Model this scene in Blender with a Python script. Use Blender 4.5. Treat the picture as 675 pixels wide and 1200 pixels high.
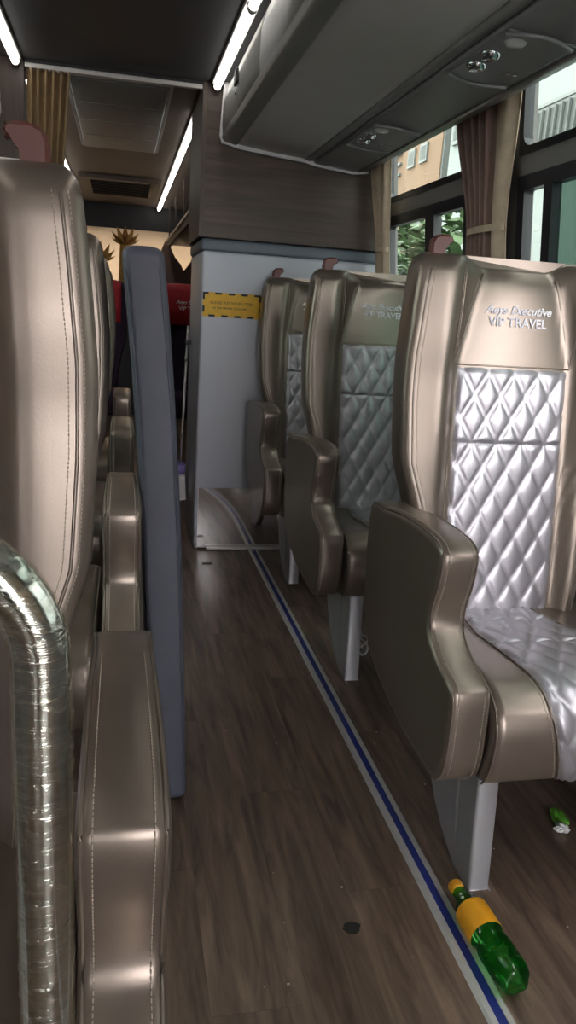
import bpy, bmesh, math, random
from mathutils import Vector, Matrix, noise
random.seed(7)
PI = math.pi
scene = bpy.context.scene
for o in list(bpy.data.objects): bpy.data.objects.remove(o)
C = scene.collection

# ------------------------------------------------------------------ camera
cam_d = bpy.data.cameras.new('camera'); cam = bpy.data.objects.new('camera', cam_d); C.objects.link(cam)
cam_d.sensor_fit = 'VERTICAL'; cam_d.sensor_height = 36.0; cam_d.lens = 27.0; cam_d.clip_start = .02; cam_d.clip_end = 200
right = Vector((.97684547, -.20446846, .06297278)); up = Vector((-.00781493, .26004194, .9655657)); fwd = Vector((.2138033, .94370061, -.25242289))
m = Matrix((right, up, -fwd)).transposed().to_4x4(); m.translation = Vector((0, 0, 1.12))
cam.matrix_world = m
scene.camera = cam

# ------------------------------------------------------------------ sky and exposure
world = bpy.data.worlds.new('overcast_sky'); scene.world = world; world.use_nodes = True
bg = world.node_tree.nodes['Background']; bg.inputs[0].default_value = (1.0, .955, .99, 1); bg.inputs[1].default_value = 11.0
scene.view_settings.view_transform = 'Standard'; scene.view_settings.look = 'None'
scene.view_settings.gamma = 1.0; scene.view_settings.use_curve_mapping = False
scene.view_settings.exposure = 0.45
TUBE_POWER = 5.0

# ------------------------------------------------------------------ materials
def nodes_of(name):
    mt = bpy.data.materials.new(name); mt.use_nodes = True
    return mt, mt.node_tree.nodes, mt.node_tree.links, mt.node_tree.nodes['Principled BSDF']
def mat(name, col, rough=.5, metal=0., var=.08, scale=30, bump=0., bscale=None, coat=0., emit=None, estr=0., spec=.5, stretch=(1, 1, 1), rnd=0.):
    mt, N, L, p = nodes_of(name)
    p.inputs['Roughness'].default_value = rough; p.inputs['Metallic'].default_value = metal
    p.inputs['Coat Weight'].default_value = coat; p.inputs['Specular IOR Level'].default_value = spec
    tc = N.new('ShaderNodeTexCoord'); mp = N.new('ShaderNodeMapping'); mp.inputs['Scale'].default_value = stretch
    L.new(tc.outputs['Object'], mp.inputs[0])
    nz = N.new('ShaderNodeTexNoise'); nz.inputs['Scale'].default_value = scale; nz.inputs['Detail'].default_value = 4
    L.new(mp.outputs[0], nz.inputs['Vector'])
    rp = N.new('ShaderNodeValToRGB')
    rp.color_ramp.elements[0].position = .3; rp.color_ramp.elements[1].position = .7
    rp.color_ramp.elements[0].color = tuple(c*(1-var) for c in col)+(1,); rp.color_ramp.elements[1].color = tuple(min(1, c*(1+var)) for c in col)+(1,)
    L.new(nz.outputs['Fac'], rp.inputs[0]); last = rp.outputs[0]
    if rnd:
        oi = N.new('ShaderNodeObjectInfo'); mr = N.new('ShaderNodeMapRange'); mr.inputs['To Min'].default_value = 1-rnd; mr.inputs['To Max'].default_value = 1+rnd
        L.new(oi.outputs['Random'], mr.inputs['Value'])
        vm = N.new('ShaderNodeVectorMath'); vm.operation = 'SCALE'; L.new(last, vm.inputs[0]); L.new(mr.outputs[0], vm.inputs['Scale']); last = vm.outputs[0]
    L.new(last, p.inputs['Base Color'])
    if bump:
        n2 = N.new('ShaderNodeTexNoise'); n2.inputs['Scale'].default_value = bscale or scale; n2.inputs['Detail'].default_value = 3
        L.new(mp.outputs[0], n2.inputs['Vector'])
        b = N.new('ShaderNodeBump'); b.inputs['Strength'].default_value = bump; b.inputs['Distance'].default_value = .002
        L.new(n2.outputs['Fac'], b.inputs['Height']); L.new(b.outputs[0], p.inputs['Normal'])
    if emit:
        p.inputs['Emission Color'].default_value = emit+(1,); p.inputs['Emission Strength'].default_value = estr
    return mt
def wood(name, a, b, rough=.45, scale=(14, 1.2, 14), rnd=0., bump=.15):
    mt, N, L, p = nodes_of(name)
    tc = N.new('ShaderNodeTexCoord'); mp = N.new('ShaderNodeMapping'); mp.inputs['Scale'].default_value = scale
    L.new(tc.outputs['Object'], mp.inputs[0])
    if rnd:
        oi = N.new('ShaderNodeObjectInfo'); sc = N.new('ShaderNodeVectorMath'); sc.operation = 'ADD'
        mu = N.new('ShaderNodeMath'); mu.operation = 'MULTIPLY'; mu.inputs[1].default_value = 40; L.new(oi.outputs['Random'], mu.inputs[0])
        L.new(mp.outputs[0], sc.inputs[0]); L.new(mu.outputs[0], sc.inputs[1]); vec = sc.outputs[0]
    else: vec = mp.outputs[0]
    nz = N.new('ShaderNodeTexNoise'); nz.inputs['Scale'].default_value = 2.2; nz.inputs['Detail'].default_value = 8; nz.inputs['Roughness'].default_value = .62; nz.inputs['Distortion'].default_value = .6
    L.new(vec, nz.inputs['Vector'])
    rp = N.new('ShaderNodeValToRGB'); e = rp.color_ramp.elements; e[0].position = .32; e[1].position = .72; e[0].color = a+(1,); e[1].color = b+(1,)
    L.new(nz.outputs['Fac'], rp.inputs[0]); last = rp.outputs[0]
    if rnd:
        mr = N.new('ShaderNodeMapRange'); mr.inputs['To Min'].default_value = 1-rnd; mr.inputs['To Max'].default_value = 1+rnd
        L.new(oi.outputs['Random'], mr.inputs['Value'])
        vm = N.new('ShaderNodeVectorMath'); vm.operation = 'SCALE'; L.new(last, vm.inputs[0]); L.new(mr.outputs[0], vm.inputs['Scale']); last = vm.outputs[0]
    L.new(last, p.inputs['Base Color'])
    p.inputs['Roughness'].default_value = rough
    bp = N.new('ShaderNodeBump'); bp.inputs['Strength'].default_value = bump; bp.inputs['Distance'].default_value = .001
    L.new(nz.outputs['Fac'], bp.inputs['Height']); L.new(bp.outputs[0], p.inputs['Normal'])
    return mt
def glass(name, tint, refl=.08):
    mt = bpy.data.materials.new(name); mt.use_nodes = True; N = mt.node_tree.nodes; L = mt.node_tree.links; N.clear()
    out = N.new('ShaderNodeOutputMaterial'); tr = N.new('ShaderNodeBsdfTransparent'); gl = N.new('ShaderNodeBsdfGlossy'); mx = N.new('ShaderNodeMixShader')
    tr.inputs[0].default_value = tint+(1,); gl.inputs['Roughness'].default_value = .02
    fr = N.new('ShaderNodeFresnel'); fr.inputs[0].default_value = 1.45
    L.new(fr.outputs[0], mx.inputs[0]); L.new(tr.outputs[0], mx.inputs[1]); L.new(gl.outputs[0], mx.inputs[2]); L.new(mx.outputs[0], out.inputs[0])
    return mt
def film(name):
    mt = bpy.data.materials.new(name); mt.use_nodes = True; N = mt.node_tree.nodes; L = mt.node_tree.links; N.clear()
    out = N.new('ShaderNodeOutputMaterial'); tr = N.new('ShaderNodeBsdfTransparent'); gl = N.new('ShaderNodeBsdfGlossy'); mx = N.new('ShaderNodeMixShader')
    tr.inputs[0].default_value = (.94, .935, .87, 1); gl.inputs['Roughness'].default_value = .12; gl.inputs['Color'].default_value = (1, .97, .84, 1)
    tc = N.new('ShaderNodeTexCoord'); mp = N.new('ShaderNodeMapping'); mp.inputs['Rotation'].default_value = (.0, .9, 0); mp.inputs['Scale'].default_value = (22, 45, 120)
    nz = N.new('ShaderNodeTexNoise'); nz.inputs['Scale'].default_value = 1.4; nz.inputs['Detail'].default_value = 4; nz.inputs['Distortion'].default_value = 1.5
    L.new(tc.outputs['Object'], mp.inputs[0]); L.new(mp.outputs[0], nz.inputs['Vector'])
    b = N.new('ShaderNodeBump'); b.inputs['Strength'].default_value = .5; b.inputs['Distance'].default_value = .003
    L.new(nz.outputs['Fac'], b.inputs['Height']); L.new(b.outputs[0], gl.inputs['Normal'])
    rp = N.new('ShaderNodeMapRange'); rp.inputs['From Min'].default_value = .35; rp.inputs['From Max'].default_value = .7; rp.inputs['To Min'].default_value = .08; rp.inputs['To Max'].default_value = .5
    L.new(nz.outputs['Fac'], rp.inputs['Value']); L.new(rp.outputs[0], mx.inputs[0])
    L.new(tr.outputs[0], mx.inputs[1]); L.new(gl.outputs[0], mx.inputs[2]); L.new(mx.outputs[0], out.inputs[0])
    return mt

M = dict(
    bronze=mat('bronze_leather', (.255, .208, .172), .33, .65, .05, 9, .05, 420, spec=.5),
    silver=mat('silver_leather', (.47, .45, .48), .38, .65, .04, 9, .06, 420),
    thread=mat('pale_thread', (.50, .42, .34), .7),
    embro=mat('embroidery_thread', (.92, .90, .98), .75, spec=.1),
    slate=mat('slate_vinyl', (.074, .078, .104), .52, 0, .10, 14, .15, 300),
    brown=mat('brown_plastic', (.125, .036, .026), .45, 0, .06, 20),
    legmet=mat('painted_silver', (.46, .46, .48), .36, .5, .04, 12),
    dark=mat('black_plastic', (.012, .012, .014), .45),
    frame=mat('black_frame', (.014, .014, .02), .35),
    ceil=mat('ceiling_dark', (.045, .044, .047), .55, 0, .1, 4),
    rearceil=mat('ceiling_taupe', (.11, .088, .074), .55, 0, .1, 4),
    hatch=mat('hatch_grey', (.30, .31, .30), .5, 0, .05, 3),
    lam=wood('dark_laminate', (.042, .026, .018), (.105, .068, .047), .5, (1.0, 14, 14)),
    lamv=wood('dark_laminate_upright', (.042, .028, .021), (.10, .068, .05), .5, (14, 14, 1.0)),
    plank=wood('vinyl_plank', (.060, .038, .027), (.235, .162, .118), .40, (16, 1.5, 16), .10, .10),
    sub=mat('floor_base', (.03, .024, .02), .7),
    alu=mat('brushed_aluminium', (.62, .60, .58), .42, .45, .05, 60),
    blue=mat('blue_insert', (.018, .030, .20), .4),
    cab=mat('pale_moulded_panel', (.52, .54, .60), .42, 0, .03, 4),
    cabtop=mat('slate_moulding', (.13, .155, .185), .5, 0, .04, 5),
    mirror=mat('polished_steel', (.82, .78, .76), .07, 1.0, .03, 3),
    yellow=mat('sticker_yellow', (.75, .42, .015), .5),
    black=mat('print_black', (.02, .018, .015), .6),
    binm=mat('bin_panel', (.68, .66, .66), .55, 0, .04, 5),
    binface=mat('bin_face', (.24, .235, .22), .5, 0, .05, 5),
    bintrim=mat('bin_trim', (.26, .265, .26), .4, .2, .06, 5),
    psu=mat('service_panel', (.24, .245, .25), .4, 0, .05, 8),
    chrome=mat('chrome', (.72, .78, .82), .10, 1.0, .03, 10),
    lens=mat('clear_lens', (.55, .56, .55), .2),
    walltrim=mat('wall_trim', (.21, .20, .195), .55, 0, .05, 8),
    wall=mat('wall_panel', (.16, .15, .145), .6, 0, .05, 8),
    curt_a=mat('curtain_brown', (.27, .175, .145), .8, 0, .1, 40, .2, 400),
    curt_b=mat('curtain_tan', (.60, .48, .35), .8, 0, .1, 40, .2, 400),
    curt_c=mat('curtain_gold', (.30, .205, .105), .8, 0, .15, 40, .2, 400),
    glass_c=glass('clear_glass', (.95, .97, .96)),
    glass_t=glass('pale_green_glass', (.50, .575, .525)),
    glass_g=glass('dark_green_glass', (.075, .125, .10)),
    wrap=film('plastic_wrap'),
    tube=mat('light_tube', (.9, .9, .88), .4, emit=(1.0, .97, .92), estr=TUBE_POWER),
    mural=mat('mural_cream', (.78, .70, .56), .6, 0, .06, 2),
    gold=mat('mural_gold', (.55, .30, .06), .6, 0, .2, 20),
    rust=mat('mural_rust', (.38, .16, .02), .6, 0, .2, 20),
    purple=mat('purple_fabric', (.022, .010, .026), .8, 0, .2, 40),
    red=mat('red_fabric', (.42, .014, .022), .65, 0, .1, 30),
    redp=mat('red_plastic', (.65, .012, .015), .35),
    white=mat('white_print', (.8, .8, .8), .6),
    green_b=None, orange=mat('orange_label', (.80, .36, .015), .4, 0, .05, 20), cap=mat('orange_cap', (.85, .38, .02), .35),
    foil_g=mat('green_wrapper', (.10, .35, .03), .3), foil_w=mat('white_wrapper', (.8, .82, .8), .4),
    asphalt=mat('asphalt', (.14, .14, .135), .9, 0, .1, 3),
    bwhite=mat('white_render', (.175, .195, .183), .85, 0, .03, .6),
    borange=mat('orange_render', (.135, .08, .042), .85, 0, .06, .6),
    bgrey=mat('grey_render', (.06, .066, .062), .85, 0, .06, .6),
    bwin=mat('building_glass', (.075, .085, .08), .9), bframe=mat('building_frame', (.10, .112, .105), .6),
    leaf=mat('leaf_green', (.045, .085, .028), .6, 0, .35, 3, rnd=.3), bark=mat('bark', (.10, .07, .045), .9),
    blanket=mat('folded_blanket', (.42, .34, .25), .9, 0, .15, 30, .2, 200), violet=mat('violet_print', (.20, .16, .45), .45),
)
def translucent(name, col):
    mt = bpy.data.materials.new(name); mt.use_nodes = True; N = mt.node_tree.nodes; L = mt.node_tree.links; N.clear()
    out = N.new('ShaderNodeOutputMaterial'); tr = N.new('ShaderNodeBsdfTranslucent'); df = N.new('ShaderNodeBsdfDiffuse'); mx = N.new('ShaderNodeMixShader'); mx.inputs[0].default_value = .5
    nz = N.new('ShaderNodeTexNoise'); nz.inputs['Scale'].default_value = 3; rp = N.new('ShaderNodeValToRGB'); e = rp.color_ramp.elements
    e[0].color = tuple(c*.9 for c in col)+(1,); e[1].color = col+(1,); L.new(nz.outputs['Fac'], rp.inputs[0])
    for q in (tr, df): L.new(rp.outputs[0], q.inputs[0])
    L.new(df.outputs[0], mx.inputs[1]); L.new(tr.outputs[0], mx.inputs[2]); L.new(mx.outputs[0], out.inputs[0])
    return mt
M['mural'] = translucent('mural_film', (.72, .62, .48))
M['green_b'] = glass('green_bottle_plastic', (.45, .94, .46))
_n = M['green_b'].node_tree.nodes; _l = M['green_b'].node_tree.links
_d = _n.new('ShaderNodeBsdfTranslucent'); _d.inputs[0].default_value = (.06, .80, .12, 1); _m = _n.new('ShaderNodeMixShader'); _m.inputs[0].default_value = .35
_mx = [q for q in _n if q.type == 'MIX_SHADER' and q != _m][0]; _tr = [q for q in _n if q.type == 'BSDF_TRANSPARENT'][0]
_l.new(_tr.outputs[0], _m.inputs[1]); _l.new(_d.outputs[0], _m.inputs[2]); _l.new(_m.outputs[0], _mx.inputs[1])

# ------------------------------------------------------------------ helpers
def link(name, me, material, parent=None, smooth=False, loc=None):
    if material: me.materials.append(M[material] if isinstance(material, str) else material)
    if smooth: me.polygons.foreach_set('use_smooth', [True]*len(me.polygons))
    o = bpy.data.objects.new(name, me); C.objects.link(o)
    if parent: o.parent = parent
    if loc: o.location = loc
    return o
def obj(name, bm, material, parent=None, smooth=False, loc=None, recalc=True):
    if recalc: bmesh.ops.recalc_face_normals(bm, faces=bm.faces)
    me = bpy.data.meshes.new(name); bm.to_mesh(me); bm.free()
    return link(name, me, material, parent, smooth, loc)
def tag(o, label=None, cat=None, group=None, kind=None):
    if label: o['label'] = label
    if cat: o['category'] = cat
    if group: o['group'] = group
    if kind: o['kind'] = kind
    return o
def empty(name, loc, label=None, cat=None, group=None, kind=None):
    o = bpy.data.objects.new(name, None); o.empty_display_size = .05; C.objects.link(o); o.location = loc
    return tag(o, label, cat, group, kind)
def box(bm, x0, x1, y0, y1, z0, z1):
    vs = [bm.verts.new((x, y, z)) for x in (x0, x1) for y in (y0, y1) for z in (z0, z1)]
    for f in ((0, 1, 3, 2), (4, 6, 7, 5), (0, 4, 5, 1), (2, 3, 7, 6), (0, 2, 6, 4), (1, 5, 7, 3)): bm.faces.new([vs[i] for i in f])
    return vs
def bx(*a, bev=0., seg=2):
    bm = bmesh.new(); box(bm, *a)
    if bev: bmesh.ops.bevel(bm, geom=bm.edges[:], offset=bev, segments=seg, affect='EDGES', profile=.5)
    return bm
def ringloft(rings, cap=True, closed=True):
    bm = bmesh.new(); R = [[bm.verts.new(p) for p in r] for r in rings]
    n = len(R[0])
    for a, b in zip(R, R[1:]):
        for i in range(n if closed else n-1):
            j = (i+1) % n
            bm.faces.new((a[i], a[j], b[j], b[i]))
    if cap and closed:
        bm.faces.new(R[0][::-1]); bm.faces.new(R[-1])
    return bm
def tube(path, r, n=10, cap=True, flat=(1, 1), axis=None):
    rings = []; P = [Vector(p) for p in path]
    for i, p in enumerate(P):
        t = (P[min(i+1, len(P)-1)]-P[max(i-1, 0)]).normalized()
        a = Vector(axis) if axis else (Vector((0, 0, 1)) if abs(t.z) < .9 else Vector((0, 1, 0)))
        u = t.cross(a).normalized(); v = u.cross(t).normalized()
        rr = r[i] if isinstance(r, (list, tuple)) else r
        rings.append([p+u*math.cos(2*PI*k/n)*rr*flat[0]+v*math.sin(2*PI*k/n)*rr*flat[1] for k in range(n)])
    return ringloft(rings, cap)
def lathe(prof, n=24, axis='z'):
    rings = [[(r*math.cos(2*PI*k/n), r*math.sin(2*PI*k/n), z) for k in range(n)] for r, z in prof]
    bm = ringloft(rings, True)
    return bm
def prism(pts, d0, d1, ax='y', bev=0.):
    def P(a, b, d): return {'y': (a, d, b), 'x': (d, a, b), 'z': (a, b, d)}[ax]
    bm = ringloft([[P(a, b, d0) for a, b in pts], [P(a, b, d1) for a, b in pts]])
    if bev: bmesh.ops.bevel(bm, geom=bm.edges[:], offset=bev, segments=2, affect='EDGES')
    return bm
def catmull(pts, n=6, closed=True):
    out = []; L = len(pts)
    rng = range(L) if closed else range(L-1)
    for i in rng:
        g = (lambda k: pts[k % L]) if closed else (lambda k: pts[max(0, min(L-1, k))])
        p0, p1, p2, p3 = [Vector(g(i+k)) for k in (-1, 0, 1, 2)]
        for q in range(n):
            t = q/n
            out.append(.5*((2*p1)+(p2-p0)*t+(2*p0-5*p1+4*p2-p3)*t*t+(3*p1-p0-3*p2+p3)*t**3))
    if not closed: out.append(Vector(pts[-1]))
    return out
def inset(poly, d):
    n = len(poly); area = sum(poly[i].x*poly[(i+1) % n].y-poly[(i+1) % n].x*poly[i].y for i in range(n)); sg = 1 if area > 0 else -1
    out = []
    for i in range(n):
        t = (poly[(i+1) % n]-poly[i-1]); t.normalize()
        nn = Vector((-t.y, t.x))*sg
        out.append(poly[i]+nn*d)
    return out
def roundex(poly, x0, x1, r, n=4, s=1, puff=0.):
    """extrude a (y,z) outline from x0 to x1 with rounded rims"""
    rings = []
    for k in range(n+1):
        a = PI/2*k/n; q = inset(poly, r*(1-math.sin(a))); rings.append([(s*(x0+r*(1-math.cos(a))), p.x, p.y) for p in q])
    for k in range(n, -1, -1):
        a = PI/2*k/n; q = inset(poly, r*(1-math.sin(a))); rings.append([(s*(x1-r*(1-math.cos(a))), p.x, p.y) for p in q])
    return ringloft(rings)
def smooth(o, caps_flat=True):
    me = o.data
    me.polygons.foreach_set('use_smooth', [len(p.vertices) <= 4 for p in me.polygons] if caps_flat else [True]*len(me.polygons))
    return o
def sstep(t): t = max(0, min(1, t)); return t*t*(3-2*t)
def interp(tab, z):
    if z <= tab[0][0]: return tab[0][1]
    for (a, b), (c, d) in zip(tab, tab[1:]):
        if z <= c: return b+(d-b)*(z-a)/(c-a)
    return tab[-1][1]
def copy_tree(o, parent=None):
    c = o.copy(); C.objects.link(c); c.parent = parent
    for ch in list(o.children): copy_tree(ch, c)
    return c
def surf_y(x, z):
    z0 = z
    for _ in range(6): z0 = z+.023*(1-sstep((abs(x)-.085)/.065))*sstep((z0-1.16)/.09)
    return yfront(x, z0)
def text_mesh(body, size, shear=0., depth=.0006, bold=0.):
    cu = bpy.data.curves.new('text', 'FONT'); cu.body = body; cu.size = size; cu.shear = shear; cu.extrude = depth; cu.align_x = 'CENTER'; cu.align_y = 'CENTER'; cu.offset = bold; cu.resolution_u = 3
    o = bpy.data.objects.new('text_temp', cu); C.objects.link(o)
    dg = bpy.context.evaluated_depsgraph_get(); me = bpy.data.meshes.new_from_object(o.evaluated_get(dg)); bpy.data.objects.remove(o); bpy.data.curves.remove(cu)
    return me

# ------------------------------------------------------------------ floor
Y0, Y1 = -2.4, 8.2
fl = empty('floor', (0, 0, 0), 'dark wood-look vinyl plank floor along the coach', None, None, 'structure')
obj('floor_base', bx(-1.22, 1.22, Y0, Y1, -.08, -.004), 'sub', fl)
PW, PL = .152, .93
pm = bpy.data.meshes.new('plank'); b = bx(-PW/2+.0002, PW/2-.0002, -PL/2+.0002, PL/2-.0002, -.005, 0); b.to_mesh(pm); b.free(); pm.materials.append(M['plank'])
for i in range(16):
    x = -1.216+PW*(i+.5); off = (i*0.37) % 1*PL
    y = Y0-.02-off+PL/2
    while y-PL/2 < Y1:
        if y+PL/2 > Y0:
            o = bpy.data.objects.new('plank', pm); C.objects.link(o); o.parent = fl; o.location = (x, y, 0)
        y += PL
tr = empty('trim_1', (.627, 0, 0), 'aluminium seat track with a blue insert running along the aisle floor', None, None, 'structure')
obj('track_rail', prism([(-.024, .0), (-.019, .005), (-.0085, .006), (-.0085, .003), (.0085, .003), (.0085, .006), (.019, .005), (.024, 0)], -1.8, 3.49), 'alu', tr)
obj('blue_insert', bx(-.008, .008, -1.8, 3.49, .003, .0052), 'blue', tr)

# ------------------------------------------------------------------ ceiling, walls
ZC = 2.0
tag(obj('ceiling', bx(-1.22, 1.22, Y0, 3.52, ZC, ZC+.05), 'ceil'), 'dark flat ceiling over the front seats', kind='structure')
tag(obj('ceiling', bx(-1.22, 1.22, 3.52, Y1, ZC, ZC+.05), 'rearceil'), 'dark taupe ceiling over the rear compartment', kind='structure')
def wx(z): return 1.15-.1*(z-1.5) if z > .85 else 1.215     # inner face of the side wall
def side_wall(s, name, label, bays, mats):
    root = empty(name, (0, 0, 0), label, None, None, 'structure')
    def slab(nm, y0, y1, z0, z1, m_, th=.05, out=0.):
        bm = bmesh.new(); vs = box(bm, 0, 1, y0, y1, z0, z1)
        for v in bm.verts: v.co.x = s*(wx(max(v.co.z, .86))+out+v.co.x*th)
        return obj(nm, bm, m_, root)
    obj('lower_panel', prism([(s*1.215, -.05), (s*1.26, -.05), (s*1.26, .9), (s*1.17, .9), (s*1.215, .84)], Y0, Y1), 'wall', root)
    slab('upper_panel', Y0, Y1, 1.86, 2.03, 'walltrim')
    slab('ledge_panel', Y0, Y1, 1.525, 1.60, 'walltrim')
    ys = [Y0]+[v for b_ in bays for v in b_]+[Y1]
    for k in range(0, len(ys), 2):
        slab('pillar_panel', ys[k], ys[k+1], .88, 1.9, 'walltrim')
    return root, slab
BAYS = [(-2.0, -.35), (.0, 2.26), (2.60, 3.46)]
wr, slabr = side_wall(1, 'wall_right', 'grey window-side wall beside the single seats', BAYS, None)
wl, slabl = side_wall(-1, 'wall_left', 'grey window-side wall behind the double seats', BAYS, None)
def frame_ring(s, y0, y1, z0, z1, w, rad, m_, name, parent, th=.03, out=-.004):
    def rr(a0, a1, b0, b1, r):
        pts = []
        for cx, cy, st in ((a1-r, b1-r, 0), (a0+r, b1-r, 1), (a0+r, b0+r, 2), (a1-r, b0+r, 3)):
            for k in range(5): an = PI/2*(st+k/4); pts.append((cx+r*math.cos(an), cy+r*math.sin(an)))
        return pts
    A = rr(y0, y1, z0, z1, .008); B = rr(y0+w, y1-w, z0+w, z1-w, rad)
    X = lambda z, d: s*(wx(z)+out+d)
    rings = [[(X(z, th), y, z) for y, z in A], [(X(z, 0), y, z) for y, z in A], [(X(z, 0), y, z) for y, z in B], [(X(z, th), y, z) for y, z in B], [(X(z, th), y, z) for y, z in A]]
    return obj(name, ringloft(rings, cap=False), m_, parent)
def pane(s, y0, y1, z0, z1, m_, parent, out=.012, name='pane'):
    bm = bmesh.new(); X = lambda z, d: s*(wx(z)+out+d)
    vs = [bm.verts.new(p) for p in ((X(z0, 0), y0, z0), (X(z0, 0), y1, z0), (X(z1, 0), y1, z1), (X(z1, 0), y0, z1))]
    bm.faces.new(vs if s < 0 else vs[::-1]); return obj(name, bm, m_, parent, recalc=False)
def post(s, y0, y1, z0, z1, m_, parent, name='mullion', th=.03, out=-.006):
    bm = bmesh.new(); box(bm, 0, 1, y0, y1, z0, z1)
    for v in bm.verts: v.co.x = s*(wx(v.co.z)+out+v.co.x*th)
    return obj(name, bm, m_, parent)
wn = 0
for s, side in ((1, 'right'), (-1, 'left')):
    for k, (y0, y1) in enumerate(BAYS):
        wn += 1; w = empty('window_%d' % wn, (0, 0, 0), 'black-framed upper window above the %s side ledge' % side, None, None, 'structure')
        frame_ring(s, y0, y1, 1.60, 1.875, .022, .04, 'frame', 'window_frame', w); pane(s, y0, y1, 1.60, 1.875, 'glass_t', w)
        wn += 1; w = empty('window_%d' % wn, (0, 0, 0), 'black-framed sliding lower window on the %s side' % side, None, None, 'structure')
        frame_ring(s, y0, y1, .90, 1.545, .04, .012, 'frame', 'window_frame', w)
        if k == 1:
            post(s, 2.06, 2.105, .93, 1.51, 'frame', w); post(s, 1.13, 1.17, .93, 1.51, 'frame', w)
            pane(s, 2.08, y1, .90, 1.545, 'glass_t', w); pane(s, 1.15, 2.08, .90, 1.545, 'glass_g', w, .016); pane(s, y0, 1.15, .90, 1.545, 'glass_c', w)
        else:
            ym = 2.90 if k == 2 else (y0+y1)/2
            post(s, ym, ym+.09, .93, 1.51, 'frame', w); pane(s, y0, y1, .90, 1.545, 'glass_t', w)
wk = empty('wall_rear', (0, 0, 0), 'dark rear wall of the coach around its printed window', None, None, 'structure')
for a in ((-1.22, -1.0, -.05, ZC+.03), (1.0, 1.22, -.05, ZC+.03), (-1.0, 1.0, -.05, .95), (-1.0, 1.0, 1.785, ZC+.03)): obj('wall_panel', bx(a[0], a[1], 8.0, 8.2, a[2], a[3]), 'ceil', wk)
# unseen front of the coach: windscreen opening added and shaped to light the cabin
wf = empty('wall_front', (0, 0, 0), 'unseen front wall and windscreen, added to let daylight into the coach', None, None, 'structure')
obj('lower_panel', bx(-1.22, 1.22, -2.44, -2.38, -.08, .2), 'wall', wf)
obj('header_panel', bx(-1.22, 1.22, -2.44, -2.38, 1.95, 2.05), 'wall', wf)
for s in (-1, 1): obj('corner_post', bx(s*1.15-.06, s*1.15+.06, -2.44, -2.38, .15, 2.0), 'frame', wf)
obj('light_blocker', bx(-.90, .24, -2.44, -2.38, .15, 1.96), 'frame', wf)  # added out of view to keep windscreen light off the left seats
bm = bmesh.new(); bm.faces.new([bm.verts.new(p) for p in ((-1.1, -2.4, .2), (1.1, -2.4, .2), (1.1, -2.4, 1.95), (-1.1, -2.4, 1.95))]); obj('windscreen_pane', bm, 'glass_c', wf)

# ------------------------------------------------------------------ laminate partition
pr = empty('wall_partition', (0, 0, 0), 'dark wood laminate partition above the pale cabinet', None, None, 'structure')
obj('laminate_panel', bx(.335, 1.16, 3.47, 3.52, 1.405, ZC), 'lam', pr)
obj('edge_strip', bx(.318, .335, 3.462, 3.53, 1.405, ZC), 'lamv', pr)
obj('rear_return', bx(.318, .345, 3.53, 4.0, 1.405, ZC), 'lamv', pr)
pl_ = empty('wall_partition', (0, 0, 0), 'dark wood laminate partition beside the gold curtain', None, None, 'structure')
obj('laminate_panel', bx(-1.16, -.40, 3.47, 3.52, 1.3, ZC), 'lamv', pl_)
obj('edge_strip', bx(-.40, -.378, 3.462, 3.53, 1.3, ZC), 'lamv', pl_)

# ------------------------------------------------------------------ pale cabinet with steel kick plate
CX0, CX1, CY0, CY1 = .337, 1.135, 3.50, 4.06
cab = empty('cabinet', ((CX0+CX1)/2, (CY0+CY1)/2, 0), 'pale grey moulded cabinet with slate top behind the farthest right seat', 'cabinet')
ox, oy = cab.location.x, cab.location.y
def L_(*a): return (a[0]-ox, a[1]-ox, a[2]-oy, a[3]-oy, a[4], a[5])
smooth(obj('body', bx(*L_(CX0+.004, CX1, CY0, CY1, .0, 1.352), bev=.012, seg=3), 'cab', cab))
smooth(obj('top', bx(*L_(CX0-.004, CX1+.002, CY0-.006, CY1, 1.352, 1.403), bev=.012, seg=3), 'cabtop', cab))
# warped polished sheet
NX, NZ = 30, 20; bm = bmesh.new(); G = []
for j in range(NZ+1):
    row = []
    for i in range(NX+1):
        u = i/NX; v = j/NZ; x = .357+(.93-.357)*u; z = .012+.288*v
        y = 3.494-.0012*math.sin(u*PI)*math.sin(v*PI*.9)-.034*sstep((v-.25)/.9)*max(0, .62-x)**2/.26
        row.append(bm.verts.new((x-ox, y-oy, z)))
    G.append(row)
for j in range(NZ):
    for i in range(NX): bm.faces.new((G[j][i], G[j][i+1], G[j+1][i+1], G[j+1][i]))
kp = obj('kick_plate', bm, 'mirror', cab, smooth=True)
obj('plate_edge', bx(*L_(.3545, .3575, 3.487, 3.497, .0, .301)), 'alu', cab)
obj('floor_bar', bx(*L_(.40, .95, 3.468, 3.490, .002, .014), bev=.003), 'alu', cab)
st = empty('warning_sticker', (.4775, 3.4985, 1.128), 'yellow and black sticker on the pale cabinet', 'sticker')
obj('sheet', bx(-.130, .130, -.001, .0, -.052, .052), 'yellow', st)
for i in range(5):
    for zz, dx in ((.0475, 0), (-.0475, .03)):
        x = -.118+i*.058+dx-.015
        x0, x1 = max(-.13, x), min(.13, x+.028)
        if x1 > x0: obj('black_dash', bx(x0, x1, -.0016, -.001, zz-.0045, zz+.0045), 'black', st)
for sx in (-1, 1):
    for zz in (-.02, .034): obj('black_dash', bx(sx*.1255-.0045, sx*.1255+.0045, -.0016, -.001, zz-.013, zz+.013), 'black', st)
def flat_text(body, size, x, y, z, parent, m_, shear=0., bold=0., rot=(PI/2, 0, 0), name='lettering', depth=.0004):
    o = link(name, text_mesh(body, size, shear, depth, bold), m_, parent); o.location = (x, y, z); o.rotation_euler = rot; return o
flat_text('PLEASE PUT YOUR LITTER', .0165, 0, -.0016, .008, st, 'black')
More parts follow.
